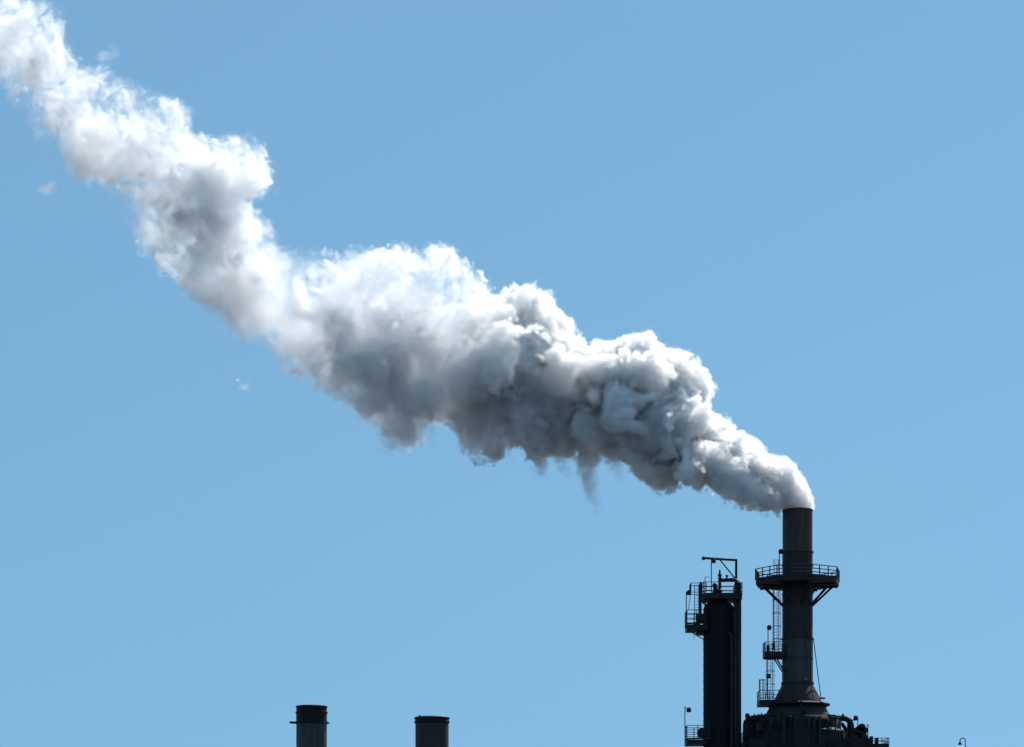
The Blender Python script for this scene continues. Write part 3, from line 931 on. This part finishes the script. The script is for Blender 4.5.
    for ax_, ay, bx_, by, ra, rb, k in STRANDS:           # open the cells round the hanging strands
        for t in np.linspace(0, 1, 8):
            p = (np.array(P(ax_ + (bx_ - ax_) * t, ay + (by - ay) * t, -1.5)) - org) @ AX_R
            s = tuple(slice(max(int((p[k2] - 1.6 - lo[k2]) / h), 0), max(int((p[k2] + 1.6 - lo[k2]) / h), 0)) for k2 in range(3))
            np.minimum(F[s], 1.3, out=F[s])
    band = F < 1.35
    idx = np.argwhere(band)
    loc = (lo + idx * h)
    pts = (loc @ AX_R.T + org).astype(np.float32)
    f = F[band]
    x = pts[:, 0]
    far = np.clip((10 - x) / 45.0, 0, 1)                   # 0 at the mouth, 1 far downwind
    near = np.clip((30.0 - x) / 16.0, 0.04, 1)
    fine = np.clip((31.0 - x) / 4.2, 0.15, 1)
    w1 = np.stack([value_noise(pts, .30, 3), value_noise(pts, .30, 4), value_noise(pts, .30, 5)], 1) * .7
    w2 = np.stack([value_noise(pts, .95, 6), value_noise(pts, .95, 7), value_noise(pts, .95, 8)], 1) * .28
    q = pts + w1 + w2
    b1 = np.abs(value_noise(q, .33, 21)) - .38
    b2 = np.abs(value_noise(q, .75, 22)) - .36
    b3 = np.abs(value_noise(q, 1.7, 23)) - .35
    b4 = np.abs(value_noise(q, 3.2, 24)) - .35
    e1 = value_noise(q, .8, 31); e2 = value_noise(q, 1.7, 32); e3 = value_noise(q, 3.4, 33)
    g1 = value_noise(q, .17, 41); g2 = value_noise(q, .42, 42)
    torn = .55 * e1 + .55 * e2 + .4 * e3
    sd = f + SHRINK * near * (1 - .6 * far) - near * (1.3 * b1 + .45 * b2) * (1 - .2 * far) - fine * (.5 * b2 + .6 * b3 + .26 * b4) * (1 - .4 * far) + far * (torn * TORN - .3)
    soft = SOFT[0] + (SOFT[1] - SOFT[0]) * far
    k = D / (D + pts[:, 1])
    dd = d2s(x * k, CZ + (pts[:, 2] - CZ) * k)
    sd = np.maximum(sd, -dd - .1 - fine * (.5 * b2 + .5 * b3 + .3 * b4) + far * .5 * torn)
    # nothing outside the flue below its mouth
    spill = (x > PX(778)) & (pts[:, 2] < PZ(509.0)) & (np.hypot(x - PX(797.5), pts[:, 1]) > 1.36)
    sd = np.where(spill, np.maximum(sd, .4), sd)
    edge = sstep(0, 1, -sd / soft)
    e4 = value_noise(q, 6.0, 34)
    gap = .9 * g1 + .7 * g2 + .55 * e1 + .45 * e2 + .34 * e3 + .2 * e4
    clump = .10 + 2.2 * sstep(-.65, .85, gap + CLUMP_BIAS)
    away = sstep(10, -9, x)
    crease = sstep(.0, .30, np.abs(value_noise(q, .24, 61)) + .10 * e2 + .06 * e3)
    tex = np.exp(DETAIL * away * (.5 * e1 + .5 * e2 + .35 * e3 + .15 * e4 + 1.0 * b2 + .9 * b3 + .35 * b4)) * (1 - .8 * away * (1 - crease) * sstep(1.0, 3.5, np.hypot(x - PX(262), pts[:, 2] - PZ(285))))
    level = (NEAR_D + (FAR_D - NEAR_D) * sstep(13, -9, x)) * (1 + (clump - 1) * away) * tex
    cl = np.zeros(len(pts), np.float32)
    v1, v2, v3 = value_noise(q, .42, 52), value_noise(q, .42, 53), value_noise(q, .8, 54)
    qq = pts + 1.25 * np.stack([g2 + .7 * e1, v1 + .6 * e2, v2 + .7 * v3], 1) + .5 * np.stack([e2, e3, value_noise(q, 1.7, 55)], 1)
    rag = .6 * e1 + .55 * e2 + .45 * e3 + .3 * e4
    for px, py, r, k, o in CLOTS:
        c = np.array(P(px, py, -o), np.float32)
        rr = np.sqrt(((qq - c) ** 2).sum(1)) / (r * S)
        cl = np.maximum(cl, k * sstep(1.05, .55, rr + .22 * rag))
    cl *= .5 + 1.0 * sstep(-.5, .6, rag)
    for px, py, r, k in THIN:                             # stretches where the steam has thinned out
        c = np.array(P(px, py), np.float32)
        rr = np.hypot(qq[:, 0] - c[0], qq[:, 2] - c[2]) / (r * S)
        level = level * (1 - (1 - k) * sstep(1.15, .45, rr + .15 * rag))
    dens = edge * (level + cl)
    # feathery strands that hang below
    qs = pts + .55 * np.stack([e1 + .5 * e2, v1, .6 * v3], 1)
    for ax_, ay, bx_, by, ra, rb, k in STRANDS:
        A, B = np.array(P(ax_, ay, -1.5)), np.array(P(bx_, by, -1.5))
        e = B - A
        t = np.clip((qs - A) @ e / (e @ e), 0, 1)
        rr = np.sqrt(((qs - A - t[:, None] * e) ** 2).sum(1)) / ((ra + (rb - ra) * t) * S)
        dens = dens + k * sstep(1.2, .1, rr) * (1 - .6 * t) * sstep(-.6, .5, rag)
    Dn = np.zeros(dims, np.float32); Dn[band] = dens
    Gs = np.ones(dims, np.float32); Gs[band] = np.clip(sd + .5 * soft, -1, 1)
    Gs[0] = Gs[-1] = 1; Gs[:, 0] = Gs[:, -1] = 1; Gs[:, :, 0] = Gs[:, :, -1] = 1
    gr = openvdb.FloatGrid(1.0); gr.copyFromArray(Gs)
    pv, pq = gr.convertToQuads(0.0)
    return Dn, lo, dims, lo + pv * h, pq


def hull_object(V, Q, name, mat):
    me = bpy.data.meshes.new(name)
    nv, nf = len(V), len(Q)
    me.vertices.add(nv); me.vertices.foreach_set('co', V.astype(np.float32).ravel())
    me.loops.add(nf * 4); me.loops.foreach_set('vertex_index', Q.astype(np.int32).ravel())
    me.polygons.add(nf); me.polygons.foreach_set('loop_start', np.arange(0, nf * 4, 4, dtype=np.int32))
    me.polygons.foreach_set('use_smooth', np.ones(nf, bool))
    me.update(calc_edges=True)
    me.materials.append(mat)
    o = bpy.data.objects.new(name, me); COL.objects.link(o)
    return o


def volume_object(Dn, lo, dims, h, name, mat):
    """Loose points carry the density of each cell; a node tree turns them into one volume."""
    n = int(np.prod(dims))
    me = bpy.data.meshes.new(name)
    me.vertices.add(n)
    at = me.attributes.new('density', 'FLOAT', 'POINT')
    at.data.foreach_set('value', Dn.ravel())
    cells = bpy.data.objects.new(name + '_cells', me)       # plain data, never linked to the scene
    vol = bpy.data.volumes.new(name)
    vol.materials.append(mat)
    o = bpy.data.objects.new(name, vol); COL.objects.link(o)
    ng = bpy.data.node_groups.new('steam_volume', 'GeometryNodeTree')
    ng.interface.new_socket('Geometry', in_out='INPUT', socket_type='NodeSocketGeometry')
    ng.interface.new_socket('Geometry', in_out='OUTPUT', socket_type='NodeSocketGeometry')
    N, L = ng.nodes, ng.links
    gi, go = N.new('NodeGroupInput'), N.new('NodeGroupOutput')
    oi = N.new('GeometryNodeObjectInfo'); oi.inputs['Object'].default_value = cells
    vc = N.new('GeometryNodeVolumeCube')
    hi = lo + (dims - 1) * h
    vc.inputs['Min'].default_value = lo; vc.inputs['Max'].default_value = hi
    for k, ax in enumerate('XYZ'): vc.inputs['Resolution ' + ax].default_value = int(dims[k])
    pos = N.new('GeometryNodeInputPosition')

    def vm(op, a, b):
        q = N.new('ShaderNodeVectorMath'); q.operation = op
        L.new(a, q.inputs[0])
        q.inputs[1].default_value = b
        return q.outputs['Value'] if op == 'DOT_PRODUCT' else q.outputs[0]
    fl = N.new('ShaderNodeVectorMath'); fl.operation = 'FLOOR'
    L.new(vm('ADD', vm('SCALE', vm('SUBTRACT', pos.outputs[0], lo), (0, 0, 0)), (.5, .5, .5)), fl.inputs[0])
    for q in N:
        if q.type == 'VECT_MATH' and q.operation == 'SCALE': q.inputs['Scale'].default_value = 1.0 / h
    sp = N.new('ShaderNodeSeparateXYZ'); L.new(fl.outputs[0], sp.inputs[0])

    def im(op, a, b):
        q = N.new('FunctionNodeIntegerMath'); q.operation = op
        for i, v in enumerate((a, b)):
            if isinstance(v, int): q.inputs[i].default_value = v
            else: L.new(v, q.inputs[i])
        return q.outputs[0]
    index = im('ADD', im('MULTIPLY', im('ADD', im('MULTIPLY', sp.outputs[0], int(dims[1])), sp.outputs[1]), int(dims[2])), sp.outputs[2])
    na = N.new('GeometryNodeInputNamedAttribute'); na.data_type = 'FLOAT'; na.inputs['Name'].default_value = 'density'
    si = N.new('GeometryNodeSampleIndex'); si.data_type = 'FLOAT'; si.domain = 'POINT'
    L.new(oi.outputs['Geometry'], si.inputs['Geometry']); L.new(na.outputs[0], si.inputs['Value']); L.new(index, si.inputs['Index'])
    L.new(si.outputs[0], vc.inputs['Density'])
    sm = N.new('GeometryNodeSetMaterial'); sm.inputs['Material'].default_value = mat
    L.new(vc.outputs[0], sm.inputs['Geometry']); L.new(sm.outputs[0], go.inputs[0])
    md = o.modifiers.new('steam_volume', 'NODES'); md.node_group = ng
    return o


def steam_volume_material():
    m = bpy.data.materials.new('steam')
    m.use_nodes = True
    n, l = m.node_tree.nodes, m.node_tree.links
    n.clear()
    out = n.new('ShaderNodeOutputMaterial')
    vs = n.new('ShaderNodeVolumeScatter')
    vs.inputs['Color'].default_value = (*STEAM_ALBEDO, 1)
    vs.inputs['Anisotropy'].default_value = STEAM_G
    at = n.new('ShaderNodeAttribute'); at.attribute_name = 'density'
    l.new(at.outputs['Fac'], vs.inputs['Density'])
    l.new(vs.outputs[0], out.inputs['Volume'])
    m.cycles.volume_step_rate = STEAM_STEP
    return m


def steam_skin_material(a):
    m = bpy.data.materials.new('steam_veil')
    m.use_nodes = True
    n, l = m.node_tree.nodes, m.node_tree.links
    n.clear()
    out = n.new('ShaderNodeOutputMaterial')
    tr = n.new('ShaderNodeBsdfTransparent')
    tl = n.new('ShaderNodeBsdfTranslucent'); tl.inputs['Color'].default_value = (.95, .95, .95, 1)
    mx = n.new('ShaderNodeMixShader'); mx.inputs[0].default_value = a
    l.new(tr.outputs[0], mx.inputs[1]); l.new(tl.outputs[0], mx.inputs[2])
    l.new(mx.outputs[0], out.inputs['Surface'])
    return m


CLOTS = [(84, 146, 28, 2.2, 2), (214, 178, 28, 2.0, 3), (202, 198, 27, 2.0, 3), (208, 232, 26, 1.8, 2.5), (262, 282, 44, .35, 0), (250, 318, 26, .35, 0),
         (316, 312, 18, 2.4, 3), (334, 340, 20, 2.4, 3), (362, 366, 24, 2.8, 3), (396, 376, 29, 3.2, 3.5), (413, 340, 20, 3.0, 3), (414, 402, 30, 3.4, 3.5), (404, 434, 25, 3.0, 2)]
THIN = [(300, 285, 42, .5), (350, 295, 45, .4), (395, 290, 36, .4), (445, 300, 45, .4), (350, 410, 30, .4), (450, 430, 34, .4), (490, 445, 26, .4), (470, 340, 34, .5), (130, 110, 50, .8)]
STRANDS = [(585, 455, 598, 512, 12, 4, 3.8), (541, 450, 540, 478, 12, 5, 3.0), (560, 450, 572, 476, 10, 4, 2.0), (612, 452, 622, 482, 10, 4, 2.0), (425, 440, 440, 462, 7, 2, .6), (470, 440, 480, 462, 8, 3, .5), (505, 450, 516, 466, 8, 2, .5)]
SHRINK, TORN, CLUMP_BIAS, DETAIL = .55, 1.05, 0.0, .95
SOFT = (.36, .65)
NEAR_D, FAR_D = 3.8, .30
STEAM_G, STEAM_STEP = .6, 3.0
STEAM_ALBEDO = (.987, .987, .987)
VOX = .16
_D, _lo, _dims, _hv, _hq = build_plume(VOX)
SKIN = steam_skin_material(.006)
STEAM = steam_volume_material()
plume = hull_object(_hv, _hq, 'steam_plume', SKIN)
plume.matrix_world = AX_M
body = volume_object(_D, _lo, _dims, VOX, 'steam_body', STEAM)
body.parent = plume
tag(plume, 'long white and grey billowing steam plume drifting from the tall stack across the sky', 'steam plume')


def wisp(px, py, rx, rz, tilt, seed, label):
    """A torn scrap of steam drifting on its own."""
    h = .12
    lo = np.array([-rx - .9, -.9, -rz - .9]); dims = np.ceil(-2 * lo / h).astype(int)
    idx = np.argwhere(np.ones(dims, bool))
    loc = (lo + idx * h).astype(np.float32)
    q = loc + np.float32(seed * 3.7)
    e = [value_noise(q, fr, seed + i) for i, fr in enumerate((.7, 1.5, 2.9, 5.2))]
    c, s_ = math.cos(R(tilt)), math.sin(R(tilt))
    u = loc[:, 0] * c + loc[:, 2] * s_ + .5 * e[0]; w = -loc[:, 0] * s_ + loc[:, 2] * c + .4 * e[1]
    sd = np.sqrt((u / rx) ** 2 + (w / rz) ** 2 + (loc[:, 1] / .7) ** 2) - 1 + .5 * e[1] + .3 * e[2] + .15 * e[3]
    dens = .6 * sstep(0, .9, -sd) * (.4 + 1.2 * sstep(-.5, .6, e[2] + .6 * e[3]))
    Dn = dens.astype(np.float32).reshape(dims)
    G = np.clip(sd + .25, -1, 1).astype(np.float32).reshape(dims)
    G[0] = G[-1] = 1; G[:, 0] = G[:, -1] = 1; G[:, :, 0] = G[:, :, -1] = 1
    gr = openvdb.FloatGrid(1.0); gr.copyFromArray(G)
    pv, pq = gr.convertToQuads(0.0)
    o = hull_object(lo + pv * h, pq, 'steam_wisp', SKIN)
    o.location = P(px, py, 0)
    b = volume_object(Dn, lo, dims, h, 'steam_body', STEAM)
    b.parent = o
    return tag(o, label, 'steam wisp', 'scraps of steam torn from the plume')


wisp(50, 191, 1.3, .8, 20, 60, 'larger faint scrap of steam below the upper end of the plume')
wisp(243, 388, .8, .6, 40, 75, 'tiny faint scrap of steam below the plume, above the two short chimneys')
wisp(106, 56, 1.0, 1.3, 10, 83, 'thin upright scrap of steam just above the upper stretch of the plume')
